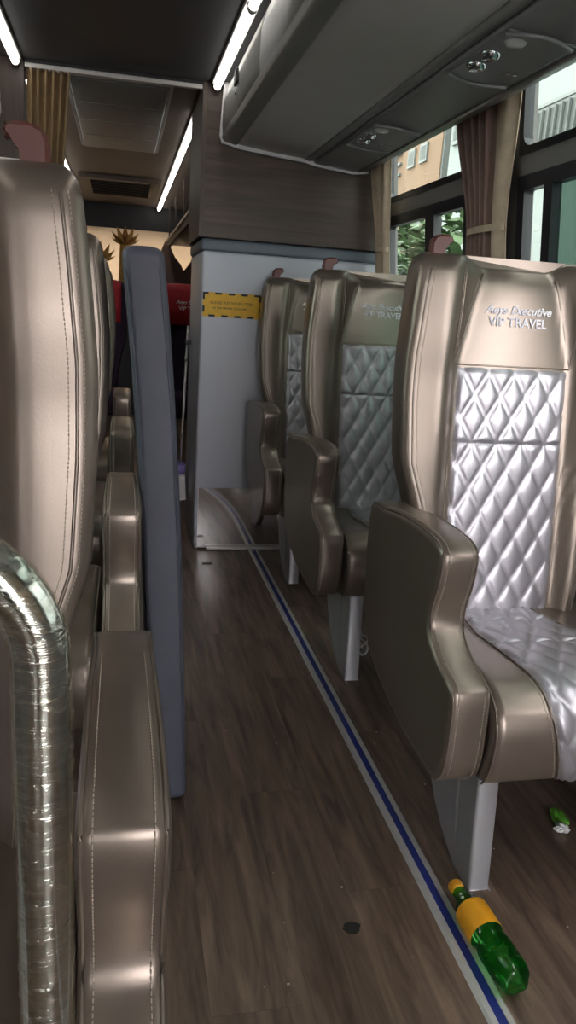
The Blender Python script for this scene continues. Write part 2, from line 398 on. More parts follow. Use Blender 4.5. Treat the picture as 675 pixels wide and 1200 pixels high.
flat_text('IN THE PROPER TRASH BIN', .0125, -.008, -.0016, -.014, st, 'black')

# ------------------------------------------------------------------ seats
XI = .14; QB, QT, ZTOP = .47, 1.03, 1.262
def seatW(z): return interp([(.38, .19), (.60, .205), (.72, .225), (.82, .256), (.95, .263), (1.05, .263), (1.15, .255), (1.26, .243)], z)
def recl(z): return .045*(z-.85)/.4
def xw(z): return .14 if z < 1.03 else .14-.06*(z-1.03)/.22
def yfront(x, z):
    x = abs(x); W = seatW(z); xc = min(.172, W-.03)
    B = interp([(.4, .015), (.55, .03), (1.0, .034), (1.10, .045), (1.25, .048)], z)
    k = sstep((x-xw(z))/(max(.02, xc-xw(z))))
    return .22+recl(z)-B*k+.10*max(0, x-.19)-.006*(1-min(1, (x/xw(z))**2))
def back_mesh(s):
    rings = []; rt = .042
    zs = [.38+i*(ZTOP-rt-.38)/34 for i in range(35)]
    zs = [(z, 0) for z in zs]+[(ZTOP-rt+rt*math.sin(PI/2*k/6), rt*(1-math.cos(PI/2*k/6))) for k in range(1, 7)]
    for z, ins in zs:
        W = seatW(z); half = []; yr = .30+recl(z)*.8; rc = .020; xe = W-rc
        for i in range(17): x = xe*i/16; half.append((x, yfront(x, z)))
        ye = yfront(xe, z)
        for k in range(1, 6): a = PI/2*k/5; half.append((xe+rc*math.sin(a), ye+rc*(1-math.cos(a))))
        rb = .045
        for k in range(1, 6): a = PI/2*k/5; half.append((W-rb*(1-math.cos(a)), yr-rb+rb*math.sin(a)))
        for k in range(1, 4): half.append(((W-rb)*(1-k/3), yr))
        ymid = (yfront(0, z)+yr)/2
        full = [(x, y) for x, y in half[1:-1]]
        loop = [half[0]]+full+[half[-1]]+[(-x, y) for x, y in full[::-1]]
        ring = []
        for x, y in loop:
            k = ins/rt
            xx = x-math.copysign(min(abs(x), ins*.75*abs(x)/W), x) if x else 0
            y2 = ymid+(y-ymid)*(1-.85*k)
            dz = -.023*(1-sstep((abs(x)-.085)/.065))*sstep((z-1.16)/.09)
            ring.append((s*xx, y2, z+dz))
        rings.append(ring)
    return ringloft(rings)
def lattice(x0, x1, b0, b1, ca, cb, ox=0., ob=0., n=9, cuts=()):
    """flat diamond lattice whose mesh edges follow the seams, cut to a rectangle"""
    bm = bmesh.new(); K = int(max((x1-x0)/ca, (b1-b0)/cb))*2+6; V = {}
    def vert(i, j):
        if (i, j) not in V:
            u, v = i/n, j/n; V[(i, j)] = bm.verts.new(((u+v)/2*ca+ox, (u-v)/2*cb+ob, 0))
        return V[(i, j)]
    for a in range(-K*n, K*n):
        for c in range(-K*n, K*n):
            u, v = (a+.5)/n, (c+.5)/n; x = (u+v)/2*ca+ox; q = (u-v)/2*cb+ob
            if x0-ca/n < x < x1+ca/n and b0-cb/n < q < b1+cb/n: bm.faces.new((vert(a, c), vert(a+1, c), vert(a+1, c+1), vert(a, c+1)))
    for co, no in (((x0, 0, 0), (-1, 0, 0)), ((x1, 0, 0), (1, 0, 0)), ((0, b0, 0), (0, -1, 0)), ((0, b1, 0), (0, 1, 0))):
        bmesh.ops.bisect_plane(bm, geom=bm.verts[:]+bm.edges[:]+bm.faces[:], plane_co=co, plane_no=no, clear_outer=True)
    for q in cuts:
        for d in (-.006, 0, .006): bmesh.ops.bisect_plane(bm, geom=bm.verts[:]+bm.edges[:]+bm.faces[:], plane_co=(0, q+d, 0), plane_no=(0, 1, 0))
    return bm
def puffq(a, b, ca, cb):
    u = a/ca+b/cb; v = a/ca-b/cb
    a_, b_ = abs(math.sin(PI*u)), abs(math.sin(PI*v))
    return (1-math.exp(-3.2*a_))*(1-math.exp(-3.2*b_))*.75+.25*a_*b_
def quilt_back(s):
    ca, cb = .060, .104
    bm = lattice(-.136, .136, QB, QT, ca, cb, .03, .865, cuts=(.865,))
    for v in bm.verts:
        x, z = v.co.x, v.co.y
        e = sstep(min(1, min(x+.136, .136-x, QT-z)/.012))
        sm = min(1, abs(z-.865)/.006)
        pf = puffq(x-.03, z-.865, ca, cb)*.0062*sm
        v.co = (s*x, yfront(x, z)-.002-pf*e+.004*(1-e), z)
    return bm
CUSH = catmull([(.255, .33), (.262, .42), (.255, .485), (.15, .482), (.03, .490), (-.08, .502), (-.17, .508), (-.225, .502), (-.262, .478), (-.278, .44), (-.276, .39), (-.262, .345), (-.235, .318), (-.15, .312), (.0, .312), (.15, .314)], 5)
def cush_strip():
    # from rear over the nose to the underside: polyline with arc length and normals
    i0 = 2*5; P = CUSH[i0+1:12*5]
    S = [0]
    for a, b in zip(P, P[1:]): S.append(S[-1]+(b-a).length)
    return P, S
def cush_at(s_):
    P, S = cush_strip()
    for i in range(len(P)-1):
        if s_ <= S[i+1] or i == len(P)-2:
            t = (s_-S[i])/(S[i+1]-S[i]); p = P[i].lerp(P[i+1], t); d = (P[i+1]-P[i]).normalized()
            a = (P[i]-P[max(0, i-1)]).normalized() if i else d
            c = (P[min(i+2, len(P)-1)]-P[i+1]).normalized() if i < len(P)-2 else d
            d = ((a+d)*(1-t)+(d+c)*t).normalized()
            return p, Vector((d.y, -d.x)) if False else Vector((d.y, -d.x))*1
def cush_w(s_): return interp([(0, .075), (.10, .095), (.22, .118), (.40, .122), (.52, .112), (.60, .09), (.70, .06)], s_)
def quilt_cush(s):
    P, S = cush_strip(); LN = S[-1]-.005; ca, cb = .066, .10
    bm = lattice(-.122, .122, .003, LN, ca, cb, 0, .14, cuts=(.14, .29))
    for v in bm.verts:
        x, sj = v.co.x, v.co.y; p, nrm = cush_at(sj)
        if nrm.y < 0 and sj < .3: nrm = -nrm
        e = sstep(min(1, (.122-abs(x))/.012)); sm = min(1, abs(sj-.14)/.006, abs(sj-.29)/.006)
        d = .002+puffq(x, sj-.14, ca, cb)*.0075*sm*e-.004*(1-e)
        v.co = (s*x*cush_w(sj)/.122, p.x+nrm.x*d, p.y+nrm.y*d)
    return bm
ARM = [(1.596, .711), (1.506, .728), (1.404, .743), (1.282, .747), (1.216, .741), (1.190, .722), (1.196, .666), (1.213, .616), (1.209, .573), (1.162, .540), (1.103, .522), (1.086, .503), (1.083, .441), (1.087, .371), (1.109, .334), (1.146, .323), (1.318, .333), (1.48, .373), (1.565, .44), (1.595, .56)]
ARMP = catmull([(y-1.35, z) for y, z in ARM], 4)
def stitches(paths, s, step=.0052, ln=.0034, r=.0007):
    """rows of single raised stitches along polylines"""
    bm = bmesh.new()
    for P, lift in paths:
        P = [Vector(p) for p in P]; acc = 0.; nxt = 0.
        for a, b in zip(P, P[1:]):
            L = (b-a).length; d = (b-a)/max(L, 1e-9)
            while nxt <= acc+L:
                c = a+d*(nxt-acc); lf = Vector(lift); w = d.cross(lf).normalized()*r; c = c+lf*.0006
                q = [c+w, c+lf*r*1.3, c-w]; q2 = [k+d*ln for k in q]
                v = [bm.verts.new((s*k.x, k.y, k.z)) for k in q+q2]
                for f in ((0, 1, 4, 3), (1, 2, 5, 4), (0, 2, 1), (3, 4, 5)): bm.faces.new([v[i] for i in f])
                nxt += step
            acc += L
    return bm
def seam(paths, s, r=.0022):
    """thin welt ridges along polylines, one mesh"""
    bm = bmesh.new()
    for P in paths:
        b2 = tube([(s*p[0], p[1], p[2]) for p in P], r, 6); me = bpy.data.meshes.new('t'); b2.to_mesh(me); b2.free(); bm.from_mesh(me); bpy.data.meshes.remove(me)
    return bm
def fr(x, z, d=.0): return (x, yfront(x, z)-d, z)
def zz(a, b, n=30): return [a+(b-a)*i/n for i in range(n+1)]
MESH = {}
def seat_meshes(s):
    D = {}
    def keep(k, bm, m_, sm=True):
        bmesh.ops.recalc_face_normals(bm, faces=bm.faces); me = bpy.data.meshes.new(k); bm.to_mesh(me); bm.free(); me.materials.append(M[m_])
        me.polygons.foreach_set('use_smooth', [sm and len(p.vertices) <= 8 for p in me.polygons]); D[k] = me
    keep('backrest', back_mesh(s), 'bronze'); keep('quilted_back_panel', quilt_back(s), 'silver')
    ao = 0. if s > 0 else -.03
    keep('seat_cushion', roundex(CUSH, -.218+ao, .235, .022, 5, s), 'bronze'); keep('quilted_seat_panel', quilt_cush(s), 'silver')
    keep('armrest', roundex(ARMP, -.30+ao, -.226+ao, .013, 4, s), 'bronze')
    # seams and stitching
    bo = lambda z: seatW(z)-.022
    se = [[fr(sg*XI, z, -.0005) for z in zz(QB, 1.235)] for sg in (-1, 1)]
    se += [[fr(sg*bo(z), z, .0) for z in zz(.46, 1.225)] for sg in (-1, 1)]
    se += [[fr(sg*xw(z), z, -.0005) for z in zz(1.035, 1.225, 12)] for sg in (-1, 1)]
    se += [[fr(x, 1.032, -.001) for x in zz(-.138, .138, 14)]]
    stp = []
    for sg in (-1, 1):
        for d in (.006,): stp.append(([fr(sg*(XI+d), z) for z in zz(.5, 1.235, 50)], (0, -1, 0)))
        for d in (-.009, .008): stp.append(([fr(sg*(bo(z)+d), z) for z in zz(.46, 1.225, 50)], (0, -1, 0) if d < 0 else (sg*.5, -.86, 0)))
        stp.append(([fr(sg*(xw(z)+.007), z) for z in zz(1.045, 1.22, 14)], (0, -1, 0)))
    # arm rest rims
    for xf, xs, n_ in ((-.30+ao, 1, -1), (-.226+ao, -1, 1)):
        rim = inset(ARMP, .0025)
        se.append([(xf+xs*.0045, p.x, p.y) for p in rim+rim[:1]])
        top = ARMP[4:15*4]
        nrm = []
        q = inset(ARMP, -.0006)[4:15*4]
        pth = [(xf+xs*.0135, p.x, p.y) for p in q]
        # lift = outward direction in the profile plane, averaged per run
        for a in range(0, len(pth)-1, 2):
            t = Vector(pth[min(a+2, len(pth)-1)])-Vector(pth[a])
            if t.length > 1e-6:
                t.normalize(); lf = Vector((0, -t.z, t.y))
                if lf.dot(Vector((0, pth[a][1]-.05, pth[a][2]-.5))) < 0 and pth[a][2] > .6: lf = -lf
                lf = Vector((0, t.z, -t.y))
                stp.append((pth[a:a+3], tuple(lf)))
    # cushion rim and panel seams
    P, S = cush_strip()
    for sg in (-1, 1):
        ln = []; l2 = []
        for k in range(60):
            sj = .004+(S[-1]-.01)*k/59; p, nrm = cush_at(sj)
            if nrm.y < 0 and sj < .3: nrm = -nrm
            w = cush_w(sj); ln.append((sg*w, p.x+nrm.x*.0015, p.y+nrm.y*.0015)); l2.append(((sg*(w+.008), p.x+nrm.x*.0004, p.y+nrm.y*.0004), tuple((0, nrm.x, nrm.y))))
        se.append(ln)
        for a in range(0, 57, 2): stp.append(([l2[a][0], l2[a+1][0], l2[a+2][0]], l2[a][1]))
        xe = -.212+ao if sg < 0 else .229
        se.append([(xe, cush_at(.004+(S[-1]-.01)*k/59)[0].x*.988, cush_at(.004+(S[-1]-.01)*k/59)[0].y-.003) for k in range(60)])
    keep('seam_welt', seam(se, s), 'bronze'); keep('stitching', stitches(stp, s), 'thread', False)
    # pedestal: front post, sloping brace
    fp = catmull([(-.118, .33), (-.128, .25), (-.138, .12), (-.147, .004), (-.144, 0), (-.075, 0), (-.07, .005), (-.055, .15), (-.04, .33)], 3)
    keep('leg', roundex(fp, -.150, -.104, .006, 2, s), 'legmet')
    br = catmull([(-.012, .33), (-.045, .14), (-.078, 0), (-.05, 0), (.06, .07), (.15, .2), (.2, .33)], 3)
    keep('brace', roundex(br, -.148, -.122, .005, 2, s), 'legmet')
    l2 = D['leg'].copy(); 
    for v in l2.vertices: v.co.x += s*.345
    D['leg_wall'] = l2
    keep('base_frame', bx(-.19, .20, -.12, .2, .285, .313, bev=.004) , 'dark', False)
    # grab handle: flat strap bent over the shoulder
    hp = [(-.211, 1.19), (-.211, 1.280), (-.205, 1.293), (-.193, 1.298), (-.168, 1.298), (-.161, 1.293), (-.161, 1.283), (-.168, 1.278), (-.178, 1.278), (-.184, 1.272), (-.185, 1.19)]
    keep('grab_handle', prism([(s*a, c) for a, c in hp], .262, .290, bev=.005), 'brown')
    bm = bx(s*-.185-.013, s*-.185+.013, -.012, .012, .545, .60, bev=.004); keep('buckle', bm, 'redp')
    keep('buckle_strap', bx(s*-.185-.011, s*-.185+.011, -.004, .004, .48, .548), 'dark', False)
    return D
def make_seat(s, loc, label, text=True, buckle=False, name='coach_seat', group='bronze leather coach seats'):
    if s not in MESH: MESH[s] = seat_meshes(s)
    D = MESH[s]; r = empty(name, loc, label, 'seat', group)
    def add(k, p, nm=None):
        o = bpy.data.objects.new(nm or k, D[k]); C.objects.link(o); o.parent = p; return o
    bk = add('backrest', r); q = add('quilted_back_panel', bk); q['label'] = 'silver diamond-quilted panel'
    cu = add('seat_cushion', r); q = add('quilted_seat_panel', cu); q['label'] = 'silver diamond-quilted panel'
    add('armrest', r); add('seam_welt', r); add('stitching', r)
    lg = add('leg', r); add('brace', lg); add('leg_wall', r, 'leg'); add('base_frame', r)
    h = add('grab_handle', r); h['label'] = 'reddish brown grab handle'
    if buckle:
        bu = add('buckle', r); bu['label'] = 'red seat belt buckle'; add('buckle_strap', bu)
    if text:
        for body, size, z, sh in (('Aeys Executive', .0255, 1.152, .35), ('VIP TRAVEL', .027, 1.126, 0.)):
            key = body
            if key not in MESH:
                me = text_mesh(body, size, sh, .0009, .0006); me.materials.append(M['embro'])
                for v in me.vertices: v.co = (v.co.x, surf_y(v.co.x, z+v.co.y)-.0018-v.co.z, z+v.co.y)
                MESH[key] = me
            o = bpy.data.objects.new('embroidery', MESH[key]); C.objects.link(o); o.parent = bk; o['label'] = 'pale embroidered lettering'
    return r
RX = .85
make_seat(1, (RX, 1.35, 0), 'nearest bronze leather seat on the right, its quilted back facing the camera')
make_seat(1, (RX, 2.27, 0), 'middle bronze leather seat of the right row, behind the nearest one')
make_seat(1, (RX, 3.15, 0), 'farthest bronze leather seat on the right, right in front of the pale cabinet')
LX = -.288
for k, lab in enumerate(('large foreground bronze leather seat at the left edge behind the wrapped rail', 'second bronze leather seat on the left, its armrest against the slate pad', 'third bronze leather seat on the left, mostly hidden behind the slate pad', 'fourth bronze leather seat on the left, only its armrest showing in the gap')):
    make_seat(-1, (LX, .672+.93*k, 0), lab, buckle=k in (1, 2))

# ------------------------------------------------------------------ slate padded panel leaning on the left armrests
pad = empty('padded_panel', (.0925, 1.80, 0), 'tall slate-blue vinyl padded panel leaning beside the left armrests', 'padded panel')
def pad_mesh():
    rings = []; w, H = .040, 1.222
    ts = [0, .002, .006, .012, .017]+[.02+.96*k/36 for k in range(37)]+[.983, .988, .994, .998, 1]
    for t in ts:
        z = .002+H*t
        lean = .024-.046*t-.032*t**3
        yl = -.245+.02*math.sin(t*PI)*0
        ww = w*1.0; dz = 0
        endr = .02; e = min(t, 1-t)*H
        sh = 0 if e > endr else endr-math.sqrt(max(0, endr**2-(endr-e)**2))
        ring = []; a0, a1 = ww-sh, .235-sh
        r = .014
        for cx, cy, st in ((a0-r, a1-r, 0), (-a0+r, a1-r, 1), (-a0+r, -a1+r, 2), (a0-r, -a1+r, 3)):
            for q in range(5):
                an = PI/2*(st+q/4); ring.append((lean+cx+r*math.cos(an), cy+r*math.sin(an), z))
        rings.append(ring)
    return ringloft(rings)
smooth(obj('cover', pad_mesh(), 'slate', pad))
def pad_edge(sx):
    P = []
    for k in range(41):
        t = k/40; z = .03+1.15*t; lean = .024-.046*t-.032*t**3; ww = .040
        P.append((lean+sx*(ww-.008), -.2345, z))
    return P
smooth(obj('piping', tube(pad_edge(1), .0018, 6), 'slate', pad)); smooth(obj('piping', tube(pad_edge(-1), .0018, 6), 'slate', pad))

# ------------------------------------------------------------------ wrapped chrome handrail
hr = empty('handrail', (-.037, .36, 0), 'chrome handrail wrapped in clear plastic in the near left corner', 'handrail')
def rail_path(n0=60):
    P = [(0, 0, .004+(.948-.004)*i/n0) for i in range(n0+1)]
    P += [(-.06*(1-math.cos(a)), 0, .948+.06*math.sin(a)) for a in [PI/2*k/14 for k in range(1, 15)]]
    P += [(-.06-.40*k/14, 0, 1.008) for k in range(1, 15)]
    P += [(-.46-.06*math.sin(a), 0, 1.008-.06*(1-math.cos(a))) for a in [PI/2*k/8 for k in range(1, 9)]]
    P += [(-.52, 0, .948-.944*k/14) for k in range(1, 15)]
    return P
smooth(obj('rail_tube', tube(rail_path(), .0135, 20, axis=(0, 1, 0)), 'chrome', hr))
def wrap_mesh():
    P = [Vector(p) for p in rail_path(420)][40:480]; rings = []; n = 44; L = 0
    for i, p in enumerate(P):
        if i: L += (P[i]-P[i-1]).length
        t = (P[min(i+1, len(P)-1)]-P[max(i-1, 0)]).normalized(); u = Vector((0, 1, 0)); v = t.cross(u).normalized()
        ring = []
        for k in range(n):
            a = 2*PI*k/n; cs = Vector((math.cos(a)*.9, math.sin(a)*.9, L*16)); w1 = noise.noise(cs); w2 = noise.noise(cs*1.7+Vector((5, 2, 9)))
            ph = (L*62+2*a/(2*PI)*1.0+.9*w1) % 1; ph2 = (L*105-3*a/(2*PI)+1.2*w2) % 1
            r = .0146+.0013*max(0, .45+w2)*math.exp(-((ph-.5)/.10)**2)+.0008*max(0, .3+w1)*math.exp(-((ph2-.5)/.12)**2)
            ring.append(p+u*math.cos(a)*r+v*math.sin(a)*r)
        rings.append(ring)
    return ringloft(rings, cap=False)
w_ = obj('plastic_wrap', wrap_mesh(), 'wrap', hr, smooth=True); w_['label'] = 'wrinkled clear plastic film'
for x in (0, -.52): smooth(obj('floor_flange', lathe([(.03, 0), (.03, .004), (.018, .007), (.0145, .02)], 20), 'chrome', hr, loc=(x, 0, 0)))

# ------------------------------------------------------------------ overhead bins
def make_bin(s, inner, label):
    r = empty('overhead_bin', (0, 0, ZC), label, 'luggage bin'); d = inner-.395
    X = lambda x: s*(x+d if x < .95 else x)
    Z = lambda z: z-ZC
    ya, yb = -.6, 3.455
    def ext(pts, nm, m_, a=ya, b_=yb, par=r): return smooth(obj(nm, prism([(X(x), Z(z)) for x, z in pts], a, b_), m_, par))
    low = catmull([(.418, 1.79), (.405, 1.786), (.47, 1.772), (.60, 1.757), (.755, 1.745)], 4, False)
    ext([(p.x, p.y) for p in low]+[(.755, 1.76), (.60, 1.772), (.47, 1.787)], 'underside', 'binm')
    ext([(.395, 1.795), (.405, 1.779), (.455, 1.768), (.462, 1.772), (.43, 1.80)], 'lip_trim', 'bintrim')
    ext([(.752, 1.742), (.77, 1.738), (.792, 1.741), (.792, 1.76), (.752, 1.76)], 'groove_trim', 'bintrim')
    ext([(.792, 1.734), (.80, 1.730), (.965, 1.716), (.995, 1.722), (.995, 1.74), (.79, 1.75)], 'service_channel', 'psu')
    ext([(.985, 1.715), (1.03, 1.722), (1.036, 1.74), (1.036, 1.80), (.985, 1.80)], 'outer_trim', 'bintrim')
    ext([(.455, 1.80), (1.036, 1.80), (1.036, 1.99), (.455, 1.99)], 'box_body', 'binm')
    # end rib against the partition
    ext([(.388, 1.80), (.398, 1.772), (.47, 1.757), (.6, 1.744), (.755, 1.732), (.80, 1.722), (.97, 1.706), (1.035, 1.714), (1.038, 1.80), (1.038, 1.998), (.40, 1.998)], 'end_rib', 'binm', 3.43, 3.462)
    for a, b_ in ((2.55, 3.428), (1.62, 2.53), (.69, 1.60), (-.24, .67)):
        dr = ext([(.400, 1.797), (.396, 1.84), (.398, 1.92), (.412, 1.975), (.43, 1.985), (.455, 1.97), (.455, 1.80)], 'door', 'binface', a, b_)
        yk = b_-.42 if b_ > 3 else (a+b_)/2
        obj('latch', bx(s*(.390+d)-.004, s*(.390+d)+.006, yk-.03, yk+.03, Z(1.885), Z(1.935), bev=.004), 'dark', dr)
        obj('keyhole', lathe([(.008, -.004), (.008, .004)], 12), 'chrome', dr, loc=(s*(.392+d), yk+.0, Z(1.86))).rotation_euler = (0, PI/2, 0)
    for y in (1.88, 2.80, .96, .04):
        p = obj('service_panel', prism([(X(x), Z(z)) for x, z in ((.80, 1.7265), (.965, 1.7125), (.966, 1.718), (.80, 1.734))], y-.17, y+.17, bev=.002), 'psu', r)
        zz_ = lambda x: Z(1.7265-(x-.80)*.085)
        for i, (dx, dy) in enumerate(((.83, -.02), (.835, .065))):
            smooth(obj('air_nozzle', lathe([(.0, -.012), (.012, -.013), (.020, -.010), (.026, 0), (.026, .004)], 18), 'chrome', p, loc=(X(dx), y+dy, zz_(dx))))
        smooth(obj('reading_lamp', lathe([(.0, -.008), (.018, -.007), (.026, 0), (.026, .004)], 18), 'lens', p, loc=(X(.845), y-.115, zz_(.845))))
        for dy in (-.155, .15):
            P = [(X(.80+.16*k/8), y+dy+.03*math.sin(PI*k/8)*(-1 if dy < 0 else 1), zz_(.80+.16*k/8)-.003) for k in range(9)]
            smooth(obj('curved_rib', tube(P, .005, 8), 'bintrim', p))
        for k in range(3): obj('push_button', lathe([(.006, -.004), (.006, .003)], 10), 'chrome', p, loc=(X(.90+.018*k), y+.06, zz_(.90+.018*k)))
    return r
make_bin(1, .395, 'grey overhead luggage bin with lamps and air nozzles above the right seats')
make_bin(-1, .47, 'grey overhead luggage bin above the left seats, end at the top left corner')

# ------------------------------------------------------------------ ceiling light runs
def light_run(x, segs, label, r=.0135):
    t = empty('ceiling_light', (x, segs[0][0], ZC), label, 'light')
    y0 = min(a for a, b_ in segs); y1 = max(b_ for a, b_ in segs)
    obj('channel', bx(-.022, .022, 0, y1-y0, -.012, 0), 'alu', t)
    for a, b_ in segs:
        o = smooth(obj('tube', tube([(0, a-y0, -.02), (0, b_-y0, -.02)], r, 14), 'tube', t)); o['label'] = 'glowing white tube'
        for e in (a, b_): smooth(obj('end_clip', tube([(0, e-y0-.006, -.02), (0, e-y0+.006, -.02)], r*1.12, 14), 'alu', t))
    return t
light_run(.372, [(-.2, .7), (.72, 1.62), (1.64, 2.54), (2.56, 3.44)], 'white tube light beside the overhead bin above the aisle')
light_run(-.405, [(-.2, .7), (.72, 1.62), (1.64, 2.54), (2.56, 3.44)], 'white tube light cut off at the top left corner')
light_run(.342, [(3.9, 4.9), (4.92, 5.92), (5.94, 6.94), (6.96, 7.95)], 'white tube light receding over the rear compartment on the right')
light_run(-.385, [(3.62, 4.55), (4.57, 5.5), (5.52, 6.4)], 'white tube light glimpsed between the gold curtain and the left headrest')

# ------------------------------------------------------------------ curtain rail, gold curtain, hatch, vent
cr = empty('curtain_rail', (-.03, 3.475, ZC), 'aluminium curtain rail across the aisle ceiling', 'curtain rail')
obj('track', bx(-.345, .345, -.012, .012, -.03, -.012, bev=.003), 'alu', cr)
obj('mounting_strip', bx(-.345, .345, -.008, .008, -.012, 0), 'dark', cr)
def drape(y_or_x, nfold, amp, prof, z0, z1, n=60, nz=24, ph=0., along='x'):
    """pleated sheet; prof(t)->(centre, halfwidth) with t from 0 (top) to 1"""
    bm = bmesh.new(); F = []; B = []
    for j in range(nz+1):
        t = j/nz; z = z1+(z0-z1)*t; c, hw = prof(t); rf = []; rb = []
        for i in range(n+1):
            u = i/n; a = c-hw+2*hw*u; d = amp*(1-.25*t)*math.sin(2*PI*nfold*u+ph+.6*math.sin(3*t+u*5))
            P = (lambda q: (a, y_or_x+q, z)) if along == 'x' else (lambda q: (y_or_x+q, a, z))
            rf.append(bm.verts.new(P(d))); rb.append(bm.verts.new(P(d+.003)))
        F.append(rf); B.append(rb)
    for j in range(nz):
        for i in range(n):
            bm.faces.new((F[j][i], F[j][i+1], F[j+1][i+1], F[j+1][i])); bm.faces.new((B[j][i], B[j+1][i], B[j+1][i+1], B[j][i+1]))
        bm.faces.new((F[j][0], F[j+1][0], B[j+1][0], B[j][0])); bm.faces.new((F[j][n], B[j][n], B[j+1][n], F[j+1][n]))
    for i in range(n):
        bm.faces.new((F[0][i], B[0][i], B[0][i+1], F[0][i+1])); bm.faces.new((F[nz][i], F[nz][i+1], B[nz][i+1], B[nz][i]))
    return bm
gc = empty('aisle_curtain', (0, 0, 0), 'gold brown pleated curtain gathered at the left end of the ceiling rail', 'curtain')
smooth(obj('drape', drape(3.465, 6, .016, lambda t: (-.285-.03*t, .082-.02*t), 1.32, 1.968, 90), 'curt_c', gc))
smooth(obj('tie_band', drape(3.465, 6, .020, lambda t: (-.305, .07), 1.42, 1.45, 90, 3), 'curt_b', gc))
for k in range(5): obj('hook', bx(-.355+.035*k, -.351+.035*k, 3.46, 3.47, 1.962, 1.972), 'alu', gc)

ht = empty('ceiling_hatch', (-.015, 4.33, ZC), 'pale grey roof hatch panel in the rear ceiling', 'hatch')
smooth(obj('hatch_panel', bx(-.205, .205, -.74, .74, -.018, -.002, bev=.008, seg=3), 'hatch', ht))
obj('hatch_frame', ringloft([[(sx*a, sy*b_, z) for sx, sy in ((1, 1), (-1, 1), (-1, -1), (1, -1))] for a, b_, z in ((.222, .757, 0), (.222, .757, -.01), (.208, .743, -.01), (.208, .743, 0))], cap=False), 'binm', ht)
for k in range(3): obj('hatch_rib', bx(-.18, .18, -.36+.36*k-.004, -.36+.36*k+.004, -.021, -.017), 'hatch', ht)
vt = empty('ceiling_vent', (-.015, 6.68, ZC), 'dark recessed air return grille in the rear ceiling', 'vent')
obj('dark_well', bx(-.225, .225, -.40, .40, -.010, -.001), 'dark', vt)
obj('vent_frame', ringloft([[(sx*a, sy*b_, z) for sx, sy in ((1, 1), (-1, 1), (-1, -1), (1, -1))] for a, b_, z in ((.30, .47, 0), (.30, .47, -.03), (.225, .40, -.03), (.225, .40, 0))], cap=False), 'lam', vt)
for k in range(7): obj('slat', bx(-.222, .222, -.34+.11*k-.004, -.34+.11*k+.004, -.026, -.012), 'frame', vt)

# ------------------------------------------------------------------ rear wall dressing
mu = empty('rear_mural', (.0, 7.998, 1.45), 'cream printed window film with golden plants at the rear', 'mural')
obj('sheet', bx(-1.0, 1.0, -.004, 0, -.5, .335), 'mural', mu)
def plant(cx, z0, h, m1, m2):
    for k in range(7):
        a = -1.0+2.0*k/6; L = h*(.5+.2*math.cos(a*2)); w = .03
        tip = (cx+math.sin(a)*L, z0+h*.55+math.cos(a)*L*.7)
        obj('printed_leaf', prism([(cx-w*.4, z0+h*.5), (cx+(tip[0]-cx)*.5-w, (z0+h*.5+tip[1])*.5), tip, (cx+(tip[0]-cx)*.5+w, (z0+h*.5+tip[1])*.5)], -.008, -.006), m2 if k % 2 else m1, mu)
    obj('printed_trunk', prism([(cx-.07, z0-.4), (cx+.03, z0-.4), (cx+.05, z0+h*.55), (cx-.05, z0+h*.55)], -.009, -.006), m1, mu)
plant(.03, -.02, .38, 'gold', 'rust'); plant(-.2, -.2, .4, 'gold', 'gold')
dv = empty('scalloped_drape', (.66, 7.93, 1.0), 'dark brown scalloped drape in the rear right corner', 'drape')
sc = [(-.30, -.6), (-.30, .58), (-.255, .70), (-.22, .72), (-.19, .62), (-.15, .55), (-.10, .50), (-.07, .44), (-.04, .47), (0, .53), (.02, .60), (.06, .70), (.14, .74), (.14, .64), (.22, .6), (.3, .62), (.3, -.6)]
obj('drape_panel', prism(sc, -.015, .015), 'curt_a', dv)
obj('drape_fold', prism([(.03, -.6), (.05, .70), (.10, .70), (.12, -.6)], -.03, -.012), 'curt_a', dv)

# rear seats with red covers
def rear_seat(loc, label):
    r = empty('passenger_seat', loc, label, 'seat', 'purple seats of the rear compartment')
    s = 1; D = MESH[1]
    def add(k, mt):
        me = D[k].copy(); me.materials.clear(); me.materials.append(M[mt]); o = bpy.data.objects.new(k, me); C.objects.link(o); o.parent = r; return o
    bk = add('backrest', 'purple'); add('seat_cushion', 'purple'); add('armrest', 'purple'); add('leg', 'legmet'); add('leg_wall', 'legmet').name = 'leg'
    rings = []
    zt = 1.262
    prof = [(.33, .97), (.34, 1.15), (.345, 1.23), (.32, zt+.005), (.26, zt+.008), (.20, zt-.004), (.178, 1.21), (.172, 1.10), (.166, .97)]
    bm = bmesh.new(); cols = []
    for i in range(13):
        x = -.215+.43*i/12
        cols.append([bm.verts.new((x, y+(.035*(abs(x)/.215)**3 if y > .25 else -.02*(abs(x)/.215)**2), z-.012*(abs(x)/.215)**4)) for y, z in prof])
    for a, b_ in zip(cols, cols[1:]):
        for k in range(len(prof)-1): bm.faces.new((a[k], a[k+1], b_[k+1], b_[k]))
    cv = obj('headrest_cover', bm, 'red', r, smooth=True); md = cv.modifiers.new('thickness', 'SOLIDIFY'); md.thickness = .004
    cv['label'] = 'red headrest cover'
    for body, size, z, sh in (('Aeys Executive', .040, 1.135, .35), ('VIP TRAVEL', .040, 1.09, 0)):
        o = flat_text(body, size, 0, .157, z, cv, 'white', sh, .0004, (PI/2-.03, 0, 0), 'cover_lettering', .001)
    return r
rear_seat((.52, 5.82, 0), 'dark purple rear seat with a red headrest cover beside the cabinet')
rear_seat((-.22, 5.9, 0), 'dark purple rear seat with a red headrest cover left of the slate pad')

